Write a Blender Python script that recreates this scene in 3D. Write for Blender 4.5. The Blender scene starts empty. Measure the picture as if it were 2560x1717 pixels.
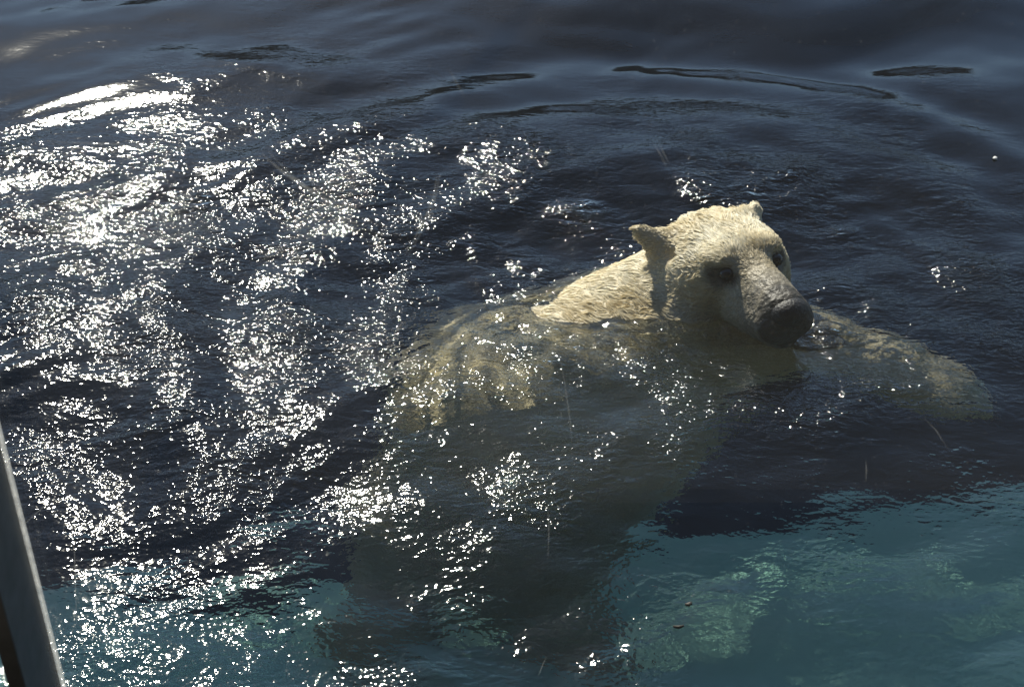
import bpy, math, random
import numpy as np
from mathutils import Vector, Matrix
rng = np.random.default_rng(7); random.seed(7)
sc = bpy.context.scene
col = sc.collection
R = math.radians

# ------------------------------------------------------------------ camera
F_PX, PITCH, CAM_H = 3700.0, R(35), 1.9
cd = bpy.data.cameras.new('camera'); cam = bpy.data.objects.new('camera', cd); col.objects.link(cam)
cd.sensor_width = 36; cd.lens = 36 * F_PX / 2560; cd.clip_start = 0.05; cd.clip_end = 2000
cam.location = (0, 0, CAM_H); cam.rotation_euler = (math.pi / 2 - PITCH, 0, 0)
cd.dof.use_dof = True; cd.dof.focus_distance = 3.35; cd.dof.aperture_fstop = 8.0
sc.camera = cam

# ------------------------------------------------------------------ sky, sun, exposure
SUN_EL, SUN_AZ = R(38), R(-18)          # azimuth from +Y, positive to +X
world = bpy.data.worlds.new('World'); sc.world = world; world.use_nodes = True
wn = world.node_tree.nodes; wl = world.node_tree.links
bg = wn['Background']; sky = wn.new('ShaderNodeTexSky'); sky.sky_type = 'NISHITA'; sky.sun_disc = False
sky.sun_elevation = SUN_EL; sky.sun_rotation = SUN_AZ; sky.ozone_density = 3.0; sky.dust_density = 0.25; sky.air_density = 1.0
wl.new(sky.outputs[0], bg.inputs[0]); bg.inputs[1].default_value = 0.08
sd = bpy.data.lights.new('sun', 'SUN'); sun = bpy.data.objects.new('sun', sd); col.objects.link(sun)
sd.energy = 5.0; sd.angle = R(0.55); sd.color = (1.0, 0.93, 0.80)
sd.cycles.use_multiple_importance_sampling = False
sd.cycles.is_caustics_light = True
sv = Vector((math.sin(SUN_AZ) * math.cos(SUN_EL), math.cos(SUN_AZ) * math.cos(SUN_EL), math.sin(SUN_EL)))
sun.rotation_euler = sv.to_track_quat('Z', 'Y').to_euler(); sun.location = sv * 30
vs = sc.view_settings
vs.view_transform = 'Standard'; vs.look = 'None'; vs.gamma = 1; vs.use_curve_mapping = False; vs.exposure = 0.6
cy = sc.cycles
cy.sample_clamp_indirect = 4.0; cy.blur_glossy = 0.0; cy.max_bounces = 7; cy.transmission_bounces = 6
cy.glossy_bounces = 3; cy.diffuse_bounces = 2; cy.volume_bounces = 1; cy.transparent_max_bounces = 16
cy.use_adaptive_sampling = False

# ------------------------------------------------------------------ pixel helpers (2560x1717 photograph)
def ray(px, py):
    x = (px - 1280) / F_PX; y = (858.5 - py) / F_PX
    d = np.array([x, math.cos(PITCH) + y * math.sin(PITCH), -math.sin(PITCH) + y * math.cos(PITCH)])
    return d / np.linalg.norm(d)
def P(px, py, z=0.0):
    d = ray(px, py); return d * ((CAM_H - z) / -d[2]) + np.array([0, 0, CAM_H])
def PU(px, py, depth):                 # through the flat water surface, bent as water bends it
    s = P(px, py); d = ray(px, py); h = d[:2] / 1.333; vz = math.sqrt(1 - h @ h)
    return s + np.array([h[0], h[1], -vz]) * depth / vz
def PY(px, py, Y):
    d = ray(px, py); return d * (Y / d[1]) + np.array([0, 0, CAM_H])

# ------------------------------------------------------------------ helpers
def tag(o, label=None, cat=None, group=None, kind=None):
    for k, v in (('label', label), ('category', cat), ('group', group), ('kind', kind)):
        if v: o[k] = v
    return o
def link(name, me, mat=None, parent=None, smooth=True):
    o = bpy.data.objects.new(name, me); col.objects.link(o)
    if mat: me.materials.append(mat)
    if smooth: me.polygons.foreach_set('use_smooth', np.ones(len(me.polygons), bool))
    if parent: o.parent = parent
    return o
def mesh_np(name, V, Q):
    """vertices (n,3), faces (m,k) of one size k"""
    me = bpy.data.meshes.new(name); V = np.ascontiguousarray(V, np.float32); Q = np.ascontiguousarray(Q, np.int32)
    k = Q.shape[1]
    me.vertices.add(len(V)); me.vertices.foreach_set('co', V.ravel())
    me.loops.add(Q.size); me.loops.foreach_set('vertex_index', Q.ravel())
    me.polygons.add(len(Q)); me.polygons.foreach_set('loop_start', np.arange(len(Q), dtype=np.int32) * k)
    me.update(calc_edges=True); return me
def box_mesh(name, a, b, bevel=0.0):
    import bmesh
    bm = bmesh.new(); bmesh.ops.create_cube(bm, size=1)
    for v in bm.verts:
        v.co = Vector([(a[i] + b[i]) / 2 + v.co[i] * (b[i] - a[i]) for i in range(3)])
    if bevel: bmesh.ops.bevel(bm, geom=bm.edges[:], offset=bevel, segments=2, affect='EDGES', profile=0.5)
    me = bpy.data.meshes.new(name); bm.to_mesh(me); bm.free(); return me
def mat(name):
    m = bpy.data.materials.new(name); m.use_nodes = True
    nt = m.node_tree; nt.nodes.clear(); out = nt.nodes.new('ShaderNodeOutputMaterial')
    return m, nt, out
def N(nt, t, **kw):
    n = nt.nodes.new(t)
    for k, v in kw.items():
        if k[0] == 'i' and k[1:].isdigit(): n.inputs[int(k[1:])].default_value = v
        elif k in n.inputs: n.inputs[k].default_value = v
        else: setattr(n, k, v)
    return n
def L(nt, a, b): nt.links.new(a, b)

# ------------------------------------------------------------------ materials of the setting
def m_water():
    m, nt, out = mat('pool_water')
    geo = N(nt, 'ShaderNodeNewGeometry')
    # wind ripples and capillary waves as relief, heights in metres
    at = N(nt, 'ShaderNodeAttribute', attribute_name='ripple')
    gate = N(nt, 'ShaderNodeTexNoise', Scale=3.6, Detail=2.0, Distortion=.6); L(nt, geo.outputs['Position'], gate.inputs['Vector'])
    mr = N(nt, 'ShaderNodeMapRange'); mr.inputs['From Min'].default_value = .42; mr.inputs['From Max'].default_value = .62
    mr.inputs['To Min'].default_value = .50; mr.inputs['To Max'].default_value = 1.15; L(nt, gate.outputs['Fac'], mr.inputs['Value'])
    prev = None
    for scl, rot, str_, hh, dist, det in RIPPLES:
        mp = N(nt, 'ShaderNodeMapping'); mp.inputs['Scale'].default_value = (1.0, str_, 1.0); mp.inputs['Rotation'].default_value = (0, 0, rot)
        L(nt, geo.outputs['Position'], mp.inputs['Vector'])
        nz = N(nt, 'ShaderNodeTexNoise', Scale=scl, Detail=det, Roughness=.5, Distortion=dist); L(nt, mp.outputs[0], nz.inputs['Vector'])
        ml = N(nt, 'ShaderNodeMath', operation='MULTIPLY'); L(nt, nz.outputs['Fac'], ml.inputs[0]); ml.inputs[1].default_value = hh
        if prev is None: prev = ml.outputs[0]
        else:
            sm = N(nt, 'ShaderNodeMath', operation='ADD'); L(nt, prev, sm.inputs[0]); L(nt, ml.outputs[0], sm.inputs[1]); prev = sm.outputs[0]
    mul = N(nt, 'ShaderNodeMath', operation='MULTIPLY'); L(nt, mr.outputs[0], mul.inputs[0]); L(nt, at.outputs['Fac'], mul.inputs[1])
    hm = N(nt, 'ShaderNodeMath', operation='MULTIPLY'); L(nt, prev, hm.inputs[0]); L(nt, mul.outputs[0], hm.inputs[1])
    bp = N(nt, 'ShaderNodeBump', Strength=1.0, Distance=1.0); L(nt, hm.outputs[0], bp.inputs['Height'])
    gl = N(nt, 'ShaderNodeBsdfGlossy', Roughness=.058); gl.inputs['Color'].default_value = (1, 1, 1, 1)
    rf = N(nt, 'ShaderNodeBsdfRefraction', Roughness=0.0, IOR=1.333); rf.inputs['Color'].default_value = (.82, .83, .79, 1)
    fr = N(nt, 'ShaderNodeFresnel', IOR=1.333)
    for n in (gl, rf, fr): L(nt, bp.outputs[0], n.inputs['Normal'])
    mx = N(nt, 'ShaderNodeMixShader'); L(nt, fr.outputs[0], mx.inputs[0]); L(nt, rf.outputs[0], mx.inputs[1]); L(nt, gl.outputs[0], mx.inputs[2])
    L(nt, mx.outputs[0], out.inputs['Surface'])
    return m
RIPPLES = [(13.0, .12, 1.9, .0085, .8, 1.0), (34.0, -.1, 1.7, .0046, .6, 1.0), (85.0, .2, 1.35, .0030, .3, 1.0)]   # scale, turn, stretch, height, warp, detail

def m_simple(name, c1, c2, scale, rough=.7, metal=0.0, bump=0.0, detail=6):
    m, nt, out = mat(name)
    co = N(nt, 'ShaderNodeTexCoord'); nz = N(nt, 'ShaderNodeTexNoise', Scale=scale, Detail=detail); L(nt, co.outputs['Object'], nz.inputs['Vector'])
    cr = N(nt, 'ShaderNodeValToRGB'); cr.color_ramp.elements[0].position = .3; cr.color_ramp.elements[1].position = .7
    cr.color_ramp.elements[0].color = (*c1, 1); cr.color_ramp.elements[1].color = (*c2, 1); L(nt, nz.outputs['Fac'], cr.inputs[0])
    b = N(nt, 'ShaderNodeBsdfPrincipled', Roughness=rough, Metallic=metal); L(nt, cr.outputs[0], b.inputs['Base Color'])
    if bump:
        bp = N(nt, 'ShaderNodeBump', Strength=1.0, Distance=bump); L(nt, nz.outputs['Fac'], bp.inputs['Height']); L(nt, bp.outputs[0], b.inputs['Normal'])
    L(nt, b.outputs[0], out.inputs['Surface'])
    return m
M_FLOOR = m_simple('pool_paint', (.32, .69, .60), (.44, .82, .71), 2.2, .8)
M_DEEP = m_simple('dimmed_deep_floor', (.012, .030, .045), (.022, .045, .060), 1.2, .8)  # darkness of deep water put into the floor colour, no absorption in the water
M_ROCK = m_simple('rock', (.05, .045, .04), (.16, .14, .12), 1.5, .9, bump=.15)
M_GROUND = m_simple('ground', (.08, .075, .07), (.14, .13, .12), .6, .95)
M_CONC = m_simple('concrete', (.30, .29, .27), (.40, .39, .36), 3.0, .9)

# ------------------------------------------------------------------ pool
WIN_Y, EDGE_X, FAR_Y, DEEP, LEDGE = 1.645, 7.0, 9.0, -4.0, -1.25
def sheet(name, fn, nx, ny, m, kind='structure'):
    u, v = np.meshgrid(np.linspace(0, 1, nx), np.linspace(0, 1, ny)); V = fn(u.ravel(), v.ravel())
    i = np.arange(nx * ny).reshape(ny, nx); Q = np.stack([i[:-1, :-1], i[:-1, 1:], i[1:, 1:], i[1:, :-1]], -1).reshape(-1, 4)
    o = link(name, mesh_np(name, V, Q), m); tag(o, kind=kind); return o
def ledge_edge(x): return 2.88 + .20 * x / (1 + .15 * np.abs(x)) + .05 * np.sin(x * 3.7 + .5) + .025 * np.sin(x * 8.1)
def ledge_fn(u, v):
    x = (u - .5) * 2 * EDGE_X; e = ledge_edge(x); w = v * 1.12
    y = WIN_Y + np.minimum(w, 1) * (e - WIN_Y) + .06 * np.sin(np.clip((w - 1) / .12, 0, 1) * np.pi / 2)
    z = LEDGE + .012 * np.sin(x * 3.1 + y * 2.2) - np.clip((w - 1) / .12, 0, 1) ** 2 * .10
    return np.stack([x, y, z], -1)
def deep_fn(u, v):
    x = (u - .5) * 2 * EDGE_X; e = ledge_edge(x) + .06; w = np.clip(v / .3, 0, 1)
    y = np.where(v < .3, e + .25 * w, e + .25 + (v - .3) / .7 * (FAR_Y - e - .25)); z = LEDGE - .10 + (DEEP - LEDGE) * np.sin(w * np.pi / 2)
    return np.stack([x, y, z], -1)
pool_ledge = sheet('pool_ledge', ledge_fn, 160, 80, M_FLOOR)
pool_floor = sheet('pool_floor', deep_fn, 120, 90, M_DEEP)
def pwall(name, a, b, m=M_FLOOR):
    o = link(name, box_mesh(name, a, b), m, smooth=False); tag(o, kind='structure'); return o
wall_l = pwall('pool_wall_left', (-EDGE_X - .4, WIN_Y, DEEP - .3), (-EDGE_X, FAR_Y, .25), M_CONC)
wall_r = pwall('pool_wall_right', (EDGE_X, WIN_Y, DEEP - .3), (EDGE_X + .4, FAR_Y, .25), M_CONC)
wall_n = pwall('pool_wall_near', (-EDGE_X - .4, WIN_Y - .4, DEEP - .3), (EDGE_X + .4, WIN_Y - .003, -.45), M_CONC)
wall_f = pwall('added_wall_far', (-EDGE_X - .4, FAR_Y, DEEP - .3), (EDGE_X + .4, FAR_Y + .4, .85), M_ROCK)  # added rock wall, out of view, raised to give dark reflections in the waves
def ring_ground():
    a = (-EDGE_X - .4, EDGE_X + .4, WIN_Y - .4, FAR_Y + .4); B = 900
    V = [(a[0], a[2], .2), (a[1], a[2], .2), (a[1], a[3], .2), (a[0], a[3], .2), (-B, -B, .2), (B, -B, .2), (B, B, .2), (-B, B, .2)]
    Q = [(4, 5, 1, 0), (5, 6, 2, 1), (6, 7, 3, 2), (7, 4, 0, 3)]
    return link('ground', mesh_np('ground', np.array(V), np.array(Q)), M_GROUND, smooth=False)
tag(ring_ground(), kind='structure')

# added gallery, out of view: back wall and roof cut sky light from behind
M_DARK = m_simple('dark_blocker', (.035, .03, .026), (.07, .06, .05), 4.0, .8)
gal = bpy.data.objects.new('added_gallery', None); col.objects.link(gal)
tag(gal, 'added unseen dark gallery whose flat roof shades the pool from behind', 'shade block')
for nm, a, b in (('back_wall', (-9, -2.8, .19), (9, -2.6, 3.4)), ('roof', (-9.2, -3.0, 3.4), (9.2, 1.75, 3.6)), ('side_wall', (-9, -2.6, .19), (-8.8, 1.6, 3.4)), ('side_wall', (8.8, -2.6, .19), (9, 1.6, 3.4)), ('floor', (-8.8, -2.6, .15), (8.8, 1.24, .23))):
    link(nm, box_mesh(nm, a, b), M_GROUND if nm == 'floor' else M_DARK, gal, smooth=False)

# ------------------------------------------------------------------ water surface
BX, BY = 0.40, 2.86                         # where the bear parts the water
def vnoise(x, y, s, seed):
    """smooth noise from a few random waves, about -1..1"""
    r = np.random.default_rng(seed); o = np.zeros_like(x)
    for i in range(9):
        a = r.uniform(0, 2 * np.pi); k = 2 * np.pi / s * r.uniform(.6, 1.5)
        o += np.sin(k * (x * np.cos(a) + y * np.sin(a)) + r.uniform(0, 6.3))
    return o / 4.0
def wavefield(x, y):
    r = np.random.default_rng(11); h = np.zeros_like(x)
    wx = x + .05 * vnoise(x, y, .9, 3); wy = y + .05 * vnoise(x, y, .9, 4)
    d = np.hypot(x - BX, y - BY)
    left = np.exp(-((x + .75) / .9) ** 2)
    calm = 1 / (1 + np.exp((y - 3.75 - .35 * vnoise(x, y, 1.5, 8)) / .16))          # 1 near, 0 far
    calm_r = 1 / (1 + np.exp((x - 1.35 - .4 * (3.3 - y)) / .12)); near = calm * (.35 + .65 * calm_r)
    # swell
    for i in range(10):
        lam = r.uniform(.45, 1.3); a = r.normal(np.pi / 2 + .12, .28); k = 2 * np.pi / lam
        h += .020 * lam * r.uniform(.4, 1) / 3 * np.sin(k * (wx * np.cos(a) + wy * np.sin(a)) + r.uniform(0, 6.3))
    # chop
    for i in range(34):
        lam = r.uniform(.10, .42); a = r.normal(np.pi / 2 + .12, .62); k = 2 * np.pi / lam
        h += (.25 + .25 * left + (.75 - .25 * left) * near) * .0021 * lam * r.uniform(.3, 1) * np.sin(k * (wx * np.cos(a) + wy * np.sin(a)) + r.uniform(0, 6.3)) * 1.9
    # rings going out from the bear
    ang = np.arctan2(y - BY, x - BX); dd = d + .05 * np.sin(2 * ang + 1) + .03 * vnoise(x, y, .6, 21)
    h += .006 * np.sin(2 * np.pi * dd / .30 + .8) * np.exp(-((dd - 1.15) / .38) ** 2)
    h += .0022 * np.sin(2 * np.pi * dd / .11) * np.exp(-((dd - .55) / .28) ** 2) * (.5 + .5 * vnoise(x, y, .4, 5))
    # water slapping round the neck and shoulders
    dn = np.hypot((x - .30) / 1.5, y - 2.82); h += .0075 * vnoise(x, y, .17, 61) * np.exp(-(dn / .30) ** 2) + .003 * vnoise(x, y, .07, 62) * np.exp(-(dn / .30) ** 2)
    # little ripples in patches
    gate = np.clip(.5 + .9 * vnoise(x, y, .38, 31), 0, 1.4)
    rip = near * (.68 + .32 * left) * (.72 + .28 * np.clip(gate, 0, 1)) + 1.5 * np.exp(-(d / .90) ** 2) * np.clip(gate - .25, 0, 1)
    arm = np.exp(-(((x - .80) / .30) ** 2 + ((y - 2.72) / .22) ** 2)); rip = (rip + .9 * arm) * (.50 + .50 * np.clip((y + .25 * vnoise(x, y, .5, 55) - 1.95) / .6, 0, 1))
    return h, np.clip(rip + .13 * left, .02, 1.6)
def build_water():
    xs = np.concatenate([np.linspace(-EDGE_X - .1, -2.1, 60)[:-1], np.arange(-2.1, 2.1, .0075), np.linspace(2.1, EDGE_X + .1, 60)])
    ys = [WIN_Y + .002]; 
    while ys[-1] < 5.4: ys.append(ys[-1] + .0055 * (ys[-1] / 2.0))
    ys = np.concatenate([ys, np.linspace(5.45, FAR_Y + .1, 60)])
    X, Y = np.meshgrid(xs, ys); h, rip = wavefield(X, Y)
    nx, ny = len(xs), len(ys); i = np.arange(nx * ny).reshape(ny, nx)
    top = np.stack([X, Y, h], -1).reshape(-1, 3)
    Q = np.stack([i[:-1, :-1], i[:-1, 1:], i[1:, 1:], i[1:, :-1]], -1).reshape(-1, 4)
    # skirt and bottom close the body of water (bottom as a fan strip between front and back rims)
    zb = DEEP - .15
    rim = np.concatenate([i[0, :], i[1:, -1], i[-1, -2::-1], i[-2:0:-1, 0]])
    low = top[rim].copy(); low[:, 2] = zb; n0 = len(top); m_ = len(rim); j = np.arange(m_)
    side = np.stack([rim, n0 + j, n0 + (j + 1) % m_, rim[(j + 1) % m_]], -1)
    V = np.concatenate([top, low])
    me = bpy.data.meshes.new('water')
    faces = np.concatenate([Q, side]); nl = faces.size + m_
    me.vertices.add(len(V)); me.vertices.foreach_set('co', V.astype(np.float32).ravel())
    me.loops.add(nl); me.loops.foreach_set('vertex_index', np.concatenate([faces.ravel(), (n0 + j[::-1])]).astype(np.int32))
    me.polygons.add(len(faces) + 1); me.polygons.foreach_set('loop_start', np.concatenate([np.arange(len(faces)) * 4, [faces.size]]).astype(np.int32))
    me.update(calc_edges=True)
    a = me.attributes.new('ripple', 'FLOAT', 'POINT'); a.data.foreach_set('value', np.concatenate([rip.ravel(), np.zeros(m_)]).astype(np.float32))
    sm = np.ones(len(me.polygons), bool); sm[len(Q):] = False
    o = link('water', me, m_water(), smooth=False); me.polygons.foreach_set('use_smooth', sm)
    o.cycles.is_caustics_caster = True
    return tag(o, kind='structure')
water = build_water()
for o in (pool_ledge,): o.cycles.is_caustics_receiver = True

# ------------------------------------------------------------------ bear : one surface grown from a distance field
def unit(v): v = np.asarray(v, float); return v / np.linalg.norm(v)
HF = unit((.36, -.90, .22)); HL = unit((.92, .385, .06)); HL = unit(HL - HF * (HL @ HF)); HU = np.cross(HF, HL)
NOSE = P(1982, 798, .085); HS = 1.12
HO = NOSE - HS * (.292 * HF - .050 * HU)
HM = np.stack([HF, HL, HU])                           # rows: head axes
def hp(f, l, u): return HO + HS * (f * HF + l * HL + u * HU)
G0, G1, GH = np.array([-.62, 2.02, -1.24]), np.array([1.16, 3.32, .40]), .0065
gn = np.ceil((G1 - G0) / GH).astype(int) + 1
D = np.full(gn, .5, np.float32)
gx = [G0[i] + GH * np.arange(gn[i]) for i in range(3)]
def sub(lo, hi):
    a = np.clip(np.floor((np.asarray(lo) - G0) / GH).astype(int), 0, gn - 1); b = np.clip(np.ceil((np.asarray(hi) - G0) / GH).astype(int) + 1, 1, gn)
    s = tuple(slice(a[i], b[i]) for i in range(3))
    p = np.meshgrid(*[gx[i][s[i]] for i in range(3)], indexing='ij'); return s, np.stack(p, -1).astype(np.float32)
def smin(a, b, k):
    h = np.maximum(k - np.abs(a - b), 0) / k; return np.minimum(a, b) - h * h * k * .25
def smax(a, b, k): return -smin(-a, -b, k)
def put(lo, hi, fn, k, carve=False):
    m = k + 3 * GH; s, p = sub(np.asarray(lo) - m, np.asarray(hi) + m); d = fn(p).astype(np.float32)
    D[s] = smax(D[s], -d, k) if carve else smin(D[s], d, k)
def cone(a, b, ra, rb, k=.06, carve=False):
    a = np.asarray(a, float); b = np.asarray(b, float); ab = b - a; l2 = ab @ ab
    def fn(p):
        t = np.clip(((p - a) @ ab) / l2, 0, 1); return np.linalg.norm(p - (a + t[..., None] * ab), axis=-1) - (ra + (rb - ra) * t)
    put(np.minimum(a - ra, b - rb), np.maximum(a + ra, b + rb), fn, k, carve)
def flatcone(a, b, ra, rb, T, flat, k, carve=False):
    a = np.asarray(a, float); b = np.asarray(b, float); ab = b - a; ab2 = ab + (flat - 1) * (ab @ T) * T; l2 = ab2 @ ab2
    def fn(p):
        w = p - a; w = w + (flat - 1) * (w @ T)[..., None] * T; t = np.clip((w @ ab2) / l2, 0, 1)
        return (np.linalg.norm(w - t[..., None] * ab2, axis=-1) - (ra + (rb - ra) * t)) / flat ** .5
    put(np.minimum(a - ra, b - rb), np.maximum(a + ra, b + rb), fn, k, carve)
def ell(c, rad, M=np.eye(3), k=.05, carve=False):
    c = np.asarray(c, float); rad = np.asarray(rad, float); rm = rad.max()
    def fn(p):
        q = (p - c) @ M.T; k0 = np.linalg.norm(q / rad, axis=-1); k1 = np.linalg.norm(q / (rad * rad), axis=-1)
        return k0 * (k0 - 1) / np.maximum(k1, 1e-6)
    put(c - rm, c + rm, fn, k, carve)
# trunk
S1 = np.array([.24, 2.88, -.27]); S2 = np.array([.02, 2.78, -.37]); S3 = np.array([-.08, 2.64, -.66])
cone(S1, S2, .25, .285, .1); cone(S2, S3, .285, .265, .15)
cone((.33, 2.98, -.19), (.08, 2.88, -.235), .15, .17, .12)
# neck
cone(hp(-.06, 0, -.05), (.28, 2.97, -.175), .115, .17, .08)
cone(hp(.0, 0, -.08), (.36, 2.86, -.24), .11, .19, .08)
# left foreleg, stretched out to the right, just under the surface
LA = [(.50, 2.84, -.21), PU(2020, 855, .125), PU(2220, 905, .12), PU(2340, 965, .16)]
cone(LA[0], LA[1], .14, .105, .1); cone(LA[1], LA[2], .105, .078, .06); cone(LA[2], LA[3], .08, .085, .05)
# right foreleg, hanging down towards the ledge
RA = [(.30, 2.66, -.34), PU(1340, 1400, .76), PU(1400, 1555, .95), PU(1485, 1605, 1.0)]
cone(RA[0], RA[1], .15, .11, .1); cone(RA[1], RA[2], .11, .085, .06); cone(RA[2], RA[3], .085, .09, .05)
# hind legs
for a, b, c, e in (((-.20, 2.66, -.72), (-.30, 2.52, -.92), (-.36, 2.72, -1.08), (-.33, 2.58, -1.15)),
                   ((.04, 2.72, -.74), (.10, 2.62, -1.0), (.0, 2.84, -1.12), (.04, 2.7, -1.17))):
    cone(a, b, .18, .12, .1); cone(b, c, .115, .08, .06); cone(c, e, .08, .07, .05)
PAWS = []
def paw(w, t, spread, side):
    d = unit(np.asarray(t) - np.asarray(w)); s = unit(side - d * (np.asarray(side) @ d)); n = np.cross(d, s)
    for i, q in enumerate((-1, -.5, 0, .5, 1)):
        b = np.asarray(t) + s * q * spread + d * (.03 - .02 * abs(q)); e = b + d * (.062 - .02 * abs(q)) + s * q * .012
        cone(b, e, .030, .024, .018); PAWS.append((e, d, n, s))
paw(LA[2], LA[3], .075, np.array([.2, -.9, .25])); paw(RA[2], RA[3], .08, np.array([.1, -.5, .8]))
# head
ell(hp(-.012, .004, -.004), (.128, .126, .092), HM, .05)
ell(hp(.070, .002, .004), (.085, .100, .066), HM, .05)
for s in (-1, 1): ell(hp(.025, s * .066, -.045), (.115, .066, .085), HM, .05)
cone(hp(.10, 0, -.018), hp(.250, 0, -.044), .070, .053, .045)
for s in (-1, 1): cone(hp(.16, s * .030, -.066), hp(.256, s * .028, -.070), .048, .038, .03)
cone(hp(.04, 0, -.095), hp(.238, 0, -.108), .068, .032, .03)
for s in (-1, 1):
    ell(hp(.106, s * .056, .040), (.034, .028, .015), HM, .03)                       # brow
    ell(hp(.160, s * .066, .012), (.028, .018, .016), HM, .022, True)                # socket
T1 = unit(.80 * HF - .22 * HL + .50 * HU)
flatcone(hp(-.025, -.085, .010), hp(-.058, -.152, .074), .060, .014, T1, 2.4, .03)
flatcone(hp(.006, -.112, .030), hp(-.022, -.142, .060), .020, .010, T1, 1.4, .014, True)
flatcone(hp(-.030, .080, .020), hp(-.050, .118, .046), .046, .026, unit(HF + .5 * HL), 1.6, .035)

def surface_nets(F, o, h):
    S = F < 0
    c = np.zeros(np.array(F.shape) - 1, np.int8)
    for dx in (0, 1):
        for dy in (0, 1):
            for dz in (0, 1): c += S[dx:F.shape[0] - 1 + dx, dy:F.shape[1] - 1 + dy, dz:F.shape[2] - 1 + dz]
    idx = np.argwhere((c > 0) & (c < 8)); ids = -np.ones(c.shape, np.int32); ids[tuple(idx.T)] = np.arange(len(idx))
    acc = np.zeros((len(idx), 3)); cnt = np.zeros(len(idx))
    cor = [(a, b, d) for a in (0, 1) for b in (0, 1) for d in (0, 1)]
    val = {q: F[tuple((idx + q).T)] for q in cor}
    for q in cor:
        for ax in range(3):
            if q[ax] == 0:
                q2 = list(q); q2[ax] = 1; q2 = tuple(q2); a, b = val[q], val[q2]; m = (a < 0) != (b < 0)
                t = np.where(m, a / np.where(m, a - b, 1), 0); pos = np.tile(np.array(q, float), (len(idx), 1)); pos[:, ax] += t
                acc[m] += pos[m]; cnt[m] += 1
    V = (idx + acc / cnt[:, None]) * h + o
    quads = []
    for ax in range(3):
        u, v = (ax + 1) % 3, (ax + 2) % 3
        sl0 = [slice(None)] * 3; sl1 = [slice(None)] * 3; sl0[ax] = slice(0, -1); sl1[ax] = slice(1, None)
        a, b = S[tuple(sl0)], S[tuple(sl1)]
        for flip, m in ((False, a & ~b), (True, ~a & b)):
            e = np.argwhere(m); e = e[(e[:, u] > 0) & (e[:, v] > 0) & (e[:, u] < F.shape[u] - 1) & (e[:, v] < F.shape[v] - 1)]
            def cell(du, dv):
                w = e.copy(); w[:, u] -= du; w[:, v] -= dv; return ids[tuple(w.T)]
            q = np.stack([cell(1, 1), cell(0, 1), cell(0, 0), cell(1, 0)], -1)
            quads.append(q[:, ::-1] if flip else q)
    Q = np.concatenate(quads); return V, Q[(Q >= 0).all(1)]
BV, BQ = surface_nets(D, G0, GH)
print('bear', len(BV), len(BQ), 'head px', HO)
def grad(V):
    q = np.clip((V - G0) / GH, 1, np.array(D.shape) - 3); out = np.zeros_like(V)
    def samp(q):
        i = np.floor(q).astype(int); f = q - i; r = 0
        for a in (0, 1):
            for b in (0, 1):
                for c in (0, 1):
                    w = np.where(a, f[:, 0], 1 - f[:, 0]) * np.where(b, f[:, 1], 1 - f[:, 1]) * np.where(c, f[:, 2], 1 - f[:, 2])
                    r = r + w * D[i[:, 0] + a, i[:, 1] + b, i[:, 2] + c]
        return r
    for ax in range(3):
        e = np.zeros(3); e[ax] = .8; out[:, ax] = samp(q + e) - samp(q - e)
    return out / np.maximum(np.linalg.norm(out, axis=1), 1e-9)[:, None]

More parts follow.
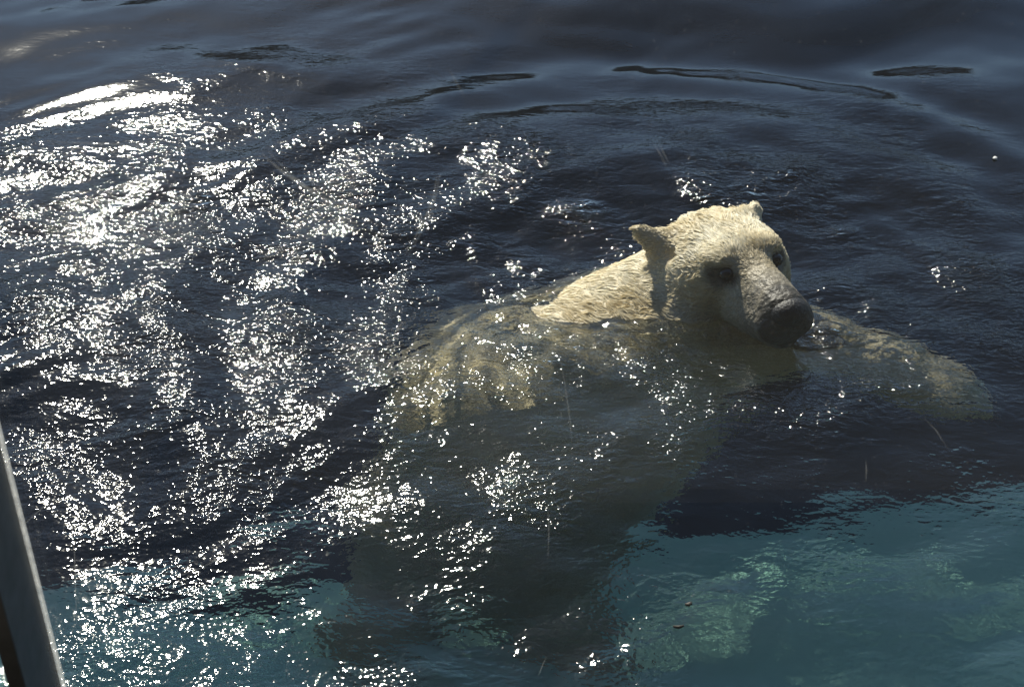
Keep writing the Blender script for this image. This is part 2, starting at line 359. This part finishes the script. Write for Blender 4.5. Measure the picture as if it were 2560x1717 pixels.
def local(V): return (V - HO) @ HM.T / HS
def coat(V):
    """grey of the muzzle, dark skin round eyes: 0 = cream fur, 1 = black skin"""
    q = local(V); f, l, u = q.T
    box = (f > -.2) & (u > -.16) & (np.abs(l) < .13)
    g = np.clip((f - .115) / .11, 0, 1) * .60
    g = np.maximum(g, np.clip((f - .225 + .25 * np.clip(u + .03, -.05, .05)) / .03, 0, 1) * .92)
    for s in (-1, 1):
        e = np.sqrt(((f - .142) / .034) ** 2 + ((l - s * .060) / .024) ** 2 + ((u - .008) / .021) ** 2)
        g = np.maximum(g, np.clip(1.5 - e, 0, 1) * .95)
    return np.where(box, g, 0)
def m_fur(name, trans, ca=(.80, .68, .42, 1), cb=(.93, .88, .72, 1)):
    m, nt, out = mat(name)
    at = N(nt, 'ShaderNodeAttribute', attribute_name='coat')
    co = N(nt, 'ShaderNodeNewGeometry'); nz = N(nt, 'ShaderNodeTexNoise', Scale=9.0, Detail=5.0); L(nt, co.outputs['Position'], nz.inputs['Vector'])
    c0 = N(nt, 'ShaderNodeValToRGB'); e = c0.color_ramp.elements; e[0].position = .32; e[0].color = ca; e[1].position = .66; e[1].color = cb
    L(nt, nz.outputs['Fac'], c0.inputs[0])
    c1 = N(nt, 'ShaderNodeValToRGB'); e = c1.color_ramp.elements; e[0].color = (1, 1, 1, 1); e[1].color = (.02, .018, .017, 1)
    el = c1.color_ramp.elements.new(.55); el.color = (.40, .41, .46, 1); L(nt, at.outputs['Fac'], c1.inputs[0])
    mx = N(nt, 'ShaderNodeMix', data_type='RGBA', blend_type='MULTIPLY'); mx.inputs[0].default_value = 1
    L(nt, c0.outputs[0], mx.inputs[6]); L(nt, c1.outputs[0], mx.inputs[7])
    b = N(nt, 'ShaderNodeBsdfPrincipled', Roughness=.55); L(nt, mx.outputs[2], b.inputs['Base Color'])
    if trans:
        t = N(nt, 'ShaderNodeBsdfTranslucent'); L(nt, mx.outputs[2], t.inputs[0]); ms = N(nt, 'ShaderNodeMixShader'); ms.inputs[0].default_value = trans
        L(nt, b.outputs[0], ms.inputs[1]); L(nt, t.outputs[0], ms.inputs[2]); L(nt, ms.outputs[0], out.inputs['Surface'])
    else:
        n2 = N(nt, 'ShaderNodeTexNoise', Scale=42.0, Detail=4.0); L(nt, co.outputs['Position'], n2.inputs['Vector'])
        bp = N(nt, 'ShaderNodeBump', Strength=1.0, Distance=.012); L(nt, n2.outputs['Fac'], bp.inputs['Height']); L(nt, bp.outputs[0], b.inputs['Normal'])
        L(nt, b.outputs[0], out.inputs['Surface'])
    return m
bear = bpy.data.objects.new('polar_bear', None); col.objects.link(bear)
tag(bear, 'wet cream polar bear swimming with its head turned above the water', 'polar bear')
bme = mesh_np('body', BV, BQ); a = bme.attributes.new('coat', 'FLOAT', 'POINT'); a.data.foreach_set('value', coat(BV).astype(np.float32))
body = link('body', bme, m_fur('bear_skin', 0, (.44, .36, .21, 1), (.58, .50, .34, 1)), bear); body.cycles.is_caustics_receiver = True

# wet fur: tapered locks that lie along the coat
def build_fur(n):
    nor = grad(BV); fc = BV[BQ].mean(1); fn = nor[BQ].mean(1); fn /= np.linalg.norm(fn, axis=1)[:, None]
    q = local(fc); c = coat(fc)
    w = (fc[:, 2] > -.12) * (fc[:, 0] > -.05) * np.where(fc[:, 0] > .2, 1, .6)
    w *= np.where(c > .88, 0, 1); w *= np.where(q[:, 0] > .245, 0, 1)
    w *= np.where((q[:, 0] > .09) & (q[:, 0] < .25) & (np.abs(q[:, 1]) < .1), 2.6, 1); w /= w.sum(); pick = rng.choice(len(fc), n, p=w)
    r = rng.random((n, 4)); r /= r.sum(1)[:, None]
    p = (BV[BQ[pick]] * r[..., None]).sum(1); nn = fn[pick]; q = local(p); f, l, u = q.T
    flow = np.tile(-HF, (n, 1)) + (np.sign(l) * np.clip(np.abs(l) * 4, 0, .7))[:, None] * HL - .25 * HU * np.clip(.6 - u * 6, 0, 1.6)[:, None]
    back = (f < -.1)[:, None]
    flow = np.where(back, flow * .4 + np.array([-.7, -.1, -.5]), flow)
    s3 = np.sin(p @ np.array([61., 47, 53])) + np.sin(p @ np.array([-83., 39, 71])) 
    tw = np.cross(nn, flow); flow = flow + tw * (.28 * s3 + rng.normal(0, .22, n))[:, None]
    t = flow - nn * (flow * nn).sum(1)[:, None]; t /= np.maximum(np.linalg.norm(t, axis=1), 1e-6)[:, None]
    muz = np.clip((f - .06) / .14, 0, 1) * (f > 0)
    ln = (.027 * (1 - muz) + .0115 * muz) * rng.uniform(.6, 1.25, n) * np.where((np.abs(l) > .098) & (u > .012) & (f < .03) & (f > -.1), .5, 1); wd = (.0021 * (1 - muz) + .0013 * muz) * rng.uniform(.7, 1.3, n)
    lift = np.clip(rng.normal(.15, .10, n) + .35 * np.clip((u - .055) / .03, 0, 1) * (np.abs(l) < .09) * (f < .05) * (rng.random(n) < .35), .03, .9)
    side = np.cross(t, nn) + nn * rng.normal(0, .5, n)[:, None]; side /= np.linalg.norm(side, axis=1)[:, None]
    root = p - nn * .002
    m1 = root + (t * .5 + nn * lift[:, None] * .55) * ln[:, None]; m2 = root + (t + nn * lift[:, None] * .62) * ln[:, None]
    # wet locks: tips drawn together
    ns = 2600; sd_ = rng.choice(n, ns, replace=False); sp_ = p[sd_].astype(np.float32); near_ = np.empty(n, int); dmin = np.empty(n)
    for c0 in range(0, n, 5000):
        dd = ((p[c0:c0 + 5000, None].astype(np.float32) - sp_[None]) ** 2).sum(-1); near_[c0:c0 + 5000] = dd.argmin(1); dmin[c0:c0 + 5000] = dd.min(1)
    tip = m2[sd_][near_] + (t * ln[:, None] * .25); pull = np.where((muz < .3) & (dmin < .0009), .62, .15)[:, None]
    m2 = m2 * (1 - pull) + tip * pull; m1 = m1 * (1 - pull * .35) + (root * .5 + tip * .5) * pull * .35
    V = np.stack([root - side * wd[:, None], root + side * wd[:, None], m1 + side * wd[:, None] * .8, m1 - side * wd[:, None] * .8, m2], 1).reshape(-1, 3)
    b = np.arange(n)[:, None] * 5
    T = np.concatenate([b + [0, 1, 2], b + [0, 2, 3], b + [3, 2, 4]]).reshape(-1, 3)
    me = mesh_np('fur', V, T); cc = np.repeat(coat(p) * .95, 5)
    a = me.attributes.new('coat', 'FLOAT', 'POINT'); a.data.foreach_set('value', cc.astype(np.float32)); return me
fur = link('fur', build_fur(96000), m_fur('bear_fur', .45), body); tag(fur, kind='stuff'); fur.cycles.is_caustics_receiver = True

def ball(name, c, rad, M, m, parent, seg=20):
    import bmesh
    bm = bmesh.new(); bmesh.ops.create_uvsphere(bm, u_segments=seg, v_segments=seg // 2, radius=1)
    for v in bm.verts: v.co = Vector(c) + Vector((np.array(v.co) * rad) @ M)
    me = bpy.data.meshes.new(name); bm.to_mesh(me); bm.free(); return link(name, me, m, parent)
M_EYE = m_simple('eye', (.012, .008, .006), (.02, .012, .008), 40, .08)
M_NOSE = m_simple('nose', (.007, .007, .007), (.018, .016, .016), 160, .5, bump=.003)
M_CLAW = m_simple('claw', (.02, .018, .016), (.05, .04, .035), 60, .4)
for s in (-1, 1): ball('eye', hp(.139, s * .057, .012), np.array([.0165, .0175, .0155]), HM, M_EYE, bear)
def claw(e, d, n, sd):
    up = n if n[2] > 0 else -n; rings = []; k = 7
    for i in range(5):
        t = i / 4; c = e + d * (.012 + .044 * t) - up * (.020 * t * t); rr = .0065 * (1 - t) ** .7 + .0004
        a = np.arange(k) * 2 * np.pi / k; rings.append(c + rr * (np.cos(a)[:, None] * sd + np.sin(a)[:, None] * up))
    i, j = np.meshgrid(np.arange(4), np.arange(k), indexing='ij'); j2 = (j + 1) % k
    return mesh_np('claw', np.concatenate(rings), np.stack([i * k + j, i * k + j2, (i + 1) * k + j2, (i + 1) * k + j], -1).reshape(-1, 4))
for q in PAWS: link('claw', claw(*q), M_CLAW, bear)
ball('nose', hp(.278, 0, -.040), np.array([.036, .046, .034]), HM, M_NOSE, bear)

# ------------------------------------------------------------------ viewing window
PANE_Y = 1.622
def m_pane():
    m, nt, out = mat('window_glass')
    co = N(nt, 'ShaderNodeTexCoord')
    big = N(nt, 'ShaderNodeTexNoise', Scale=2.2, Detail=4.0); L(nt, co.outputs['Object'], big.inputs['Vector'])
    mr = N(nt, 'ShaderNodeMapRange'); mr.inputs['From Min'].default_value = .3; mr.inputs['From Max'].default_value = .7
    mr.inputs['To Min'].default_value = .001; mr.inputs['To Max'].default_value = .004; L(nt, big.outputs['Fac'], mr.inputs['Value'])
    vo = N(nt, 'ShaderNodeTexVoronoi', Scale=55.0, Randomness=1.0); L(nt, co.outputs['Object'], vo.inputs['Vector'])
    sp = N(nt, 'ShaderNodeMapRange'); sp.inputs['From Min'].default_value = .10; sp.inputs['From Max'].default_value = .04
    sp.inputs['To Min'].default_value = 0; sp.inputs['To Max'].default_value = .018; L(nt, vo.outputs['Distance'], sp.inputs['Value'])
    ad = N(nt, 'ShaderNodeMath', operation='ADD'); L(nt, mr.outputs[0], ad.inputs[0]); L(nt, sp.outputs[0], ad.inputs[1])
    tr = N(nt, 'ShaderNodeBsdfTransparent'); tr.inputs[0].default_value = (.97, .985, .98, 1)
    gl = N(nt, 'ShaderNodeBsdfGlossy', Roughness=.0)
    tl = N(nt, 'ShaderNodeBsdfTranslucent'); tl.inputs[0].default_value = (.85, .83, .80, 1)
    m1 = N(nt, 'ShaderNodeMixShader'); L(nt, ad.outputs[0], m1.inputs[0]); L(nt, tr.outputs[0], m1.inputs[1]); L(nt, tl.outputs[0], m1.inputs[2])
    m2 = N(nt, 'ShaderNodeMixShader'); m2.inputs[0].default_value = .02; L(nt, m1.outputs[0], m2.inputs[1]); L(nt, gl.outputs[0], m2.inputs[2])
    L(nt, m2.outputs[0], out.inputs['Surface']); return m
def m_mist(name, f, c):
    m, nt, out = mat(name)
    tr = N(nt, 'ShaderNodeBsdfTransparent'); tl = N(nt, 'ShaderNodeBsdfTranslucent'); tl.inputs[0].default_value = (*c, 1)
    df = N(nt, 'ShaderNodeBsdfDiffuse'); df.inputs[0].default_value = (*c, 1); a = N(nt, 'ShaderNodeMixShader'); a.inputs[0].default_value = .5
    L(nt, tl.outputs[0], a.inputs[1]); L(nt, df.outputs[0], a.inputs[2])
    nz = N(nt, 'ShaderNodeTexNoise', Scale=90.0, Detail=3.0); g = N(nt, 'ShaderNodeNewGeometry'); L(nt, g.outputs['Position'], nz.inputs['Vector'])
    mu = N(nt, 'ShaderNodeMath', operation='MULTIPLY'); mu.inputs[1].default_value = f * 2; L(nt, nz.outputs['Fac'], mu.inputs[0])
    mx = N(nt, 'ShaderNodeMixShader'); L(nt, mu.outputs[0], mx.inputs[0]); L(nt, tr.outputs[0], mx.inputs[1]); L(nt, a.outputs[0], mx.inputs[2])
    L(nt, mx.outputs[0], out.inputs['Surface']); return m
M_PANE = m_pane(); M_ALU = m_simple('brushed_aluminium', (.15, .147, .14), (.20, .195, .19), 25, .5, .1, bump=.0004)
M_SEAL = m_mist('clear_sealant', .42, (.8, .8, .78))
px1 = PY(158, 1717, PANE_Y)[0]; PX0 = px1 - .026
win = bpy.data.objects.new('viewing_window', None); col.objects.link(win); win.location = (px1, PANE_Y, -.45)
tag(win, 'tall clear viewing window with a narrow grey metal mullion and scratched glass', 'window')
def wpart(name, me, m, parent=win, smooth=False):
    o = link(name, me, m, None, smooth); o.parent = parent; o.matrix_parent_inverse = Matrix.Translation(-win.location) if parent is win else Matrix.Identity(4)
    return o
mull = wpart('mullion', box_mesh('mullion', (PX0, PANE_Y - .125, -.45), (px1, PANE_Y - .003, 3.0), .003), M_ALU)
pane_r = wpart('pane', box_mesh('pane', (px1 - .012, PANE_Y, -.45), (3.2, PANE_Y + .018, 3.0)), M_PANE)
pane_l = wpart('pane', box_mesh('pane', (-3.2, PANE_Y, -.45), (px1 - .0145, PANE_Y + .018, 3.0)), M_PANE)
def strip(name, pts, w, y):
    """thin ribbon on the glass through x,z points"""
    p = np.array(pts, float); t = np.gradient(p, axis=0); t /= np.linalg.norm(t, axis=1)[:, None]; n = np.stack([-t[:, 1], t[:, 0]], -1)
    ww = w * np.sin(np.linspace(.15, np.pi - .15, len(p)))[:, None] * .5; a, b = p + n * ww, p - n * ww
    V = np.concatenate([np.stack([a[:, 0], np.full(len(p), y), a[:, 1]], -1), np.stack([b[:, 0], np.full(len(p), y), b[:, 1]], -1)]); k = np.arange(len(p) - 1); n_ = len(p)
    return mesh_np(name, V, np.stack([k, k + 1, k + 1 + n_, k + n_], -1))
for sx in (px1 + .0035, PX0 - .0035):
    wpart('seal', box_mesh('seal', (sx - .003, PANE_Y - .009, -.45), (sx + .003, PANE_Y - .001, 3.0), .001), M_SEAL)
M_SCR = m_mist('scratch_haze', .10, (.9, .9, .88))
SCR = [([(1092, 440), (1086, 480), (1070, 530), (1045, 580), (1012, 640)], .0022), ([(1098, 440), (1092, 482), (1077, 532), (1052, 583), (1020, 640)], .0016),
       ([(655, 385), (700, 425), (770, 475), (850, 525)], .0045), ([(670, 380), (730, 440), (800, 490), (860, 518)], .0022), ([(60, 352), (260, 360), (450, 368), (650, 382)], .0018),
       ([(1635, 360), (1650, 385), (1668, 420)], .0014), ([(1648, 360), (1660, 385), (1674, 412)], .0012), ([(1398, 880), (1412, 960), (1425, 1050), (1430, 1110)], .0012),
       ([(60, 1310), (110, 1265), (160, 1255)], .0020), ([(175, 1320), (186, 1380), (190, 1500), (192, 1560)], .0016), ([(400, 1270), (460, 1230), (520, 1165)], .0014),
       ([(430, 1445), (500, 1420), (590, 1375)], .0018), ([(2310, 1045), (2340, 1075), (2372, 1125)], .0012), ([(2165, 1150), (2166, 1180), (2164, 1205)], .0014),
       ([(1345, 1690), (1355, 1665), (1366, 1640)], .0018), ([(1120, 170), (1140, 205), (1165, 250)], .0012), ([(1370, 1260), (1372, 1330), (1370, 1400)], .0012)]
for pts, w in SCR:
    q = [PY(a, b, PANE_Y - .0012) for a, b in pts]; wpart('scratch', strip('scratch', [(v[0], v[2]) for v in q], w, PANE_Y - .0012), M_SCR, pane_r)

# ------------------------------------------------------------------ small things floating on the water
def scrap(px, py, ln, wd, rot, m, label):
    p = P(px, py, .004); k = 12; a = np.arange(k) * 2 * np.pi / k; r = rng.uniform(.75, 1.15, k)
    x = np.cos(a) * ln * r; y = np.sin(a) * wd * r; bend = .25 * x * x / ln
    T = np.stack([x * np.cos(rot) - y * np.sin(rot), x * np.sin(rot) + y * np.cos(rot), bend + .002], -1)
    V = np.concatenate([T, T - [0, 0, .003], [[0, 0, .003], [0, 0, -.001]]]); j = np.arange(k); j2 = (j + 1) % k; t = 2 * k
    h = float(wavefield(np.array([p[0]]), np.array([p[1]]))[0][0])
    F = np.concatenate([np.stack([j, j2, j2 * 0 + t], -1), np.stack([j2 + k, j + k, j * 0 + t + 1], -1), np.stack([j, j + k, j2 + k], -1), np.stack([j, j2 + k, j2], -1)])
    o = link('floating_scrap', mesh_np('floating_scrap', V, F), m); o.location = (p[0], p[1], h + .001); tag(o, label, 'debris', 'scraps floating on the pool')
M_LEAF = m_simple('dark_leaf', (.03, .025, .02), (.07, .055, .035), 60, .6); M_PALE = m_simple('pale_scrap', (.45, .46, .45), (.6, .6, .58), 60, .6)
scrap(1722, 1502, .007, .004, .3, M_LEAF, 'small dark scrap floating over the teal ledge beside the sunken paw')
scrap(1697, 1558, .010, .0028, .1, M_LEAF, 'thin dark sliver floating over the teal ledge')
scrap(2487, 397, .008, .007, .8, M_PALE, 'tiny pale scrap floating on the dark open water')
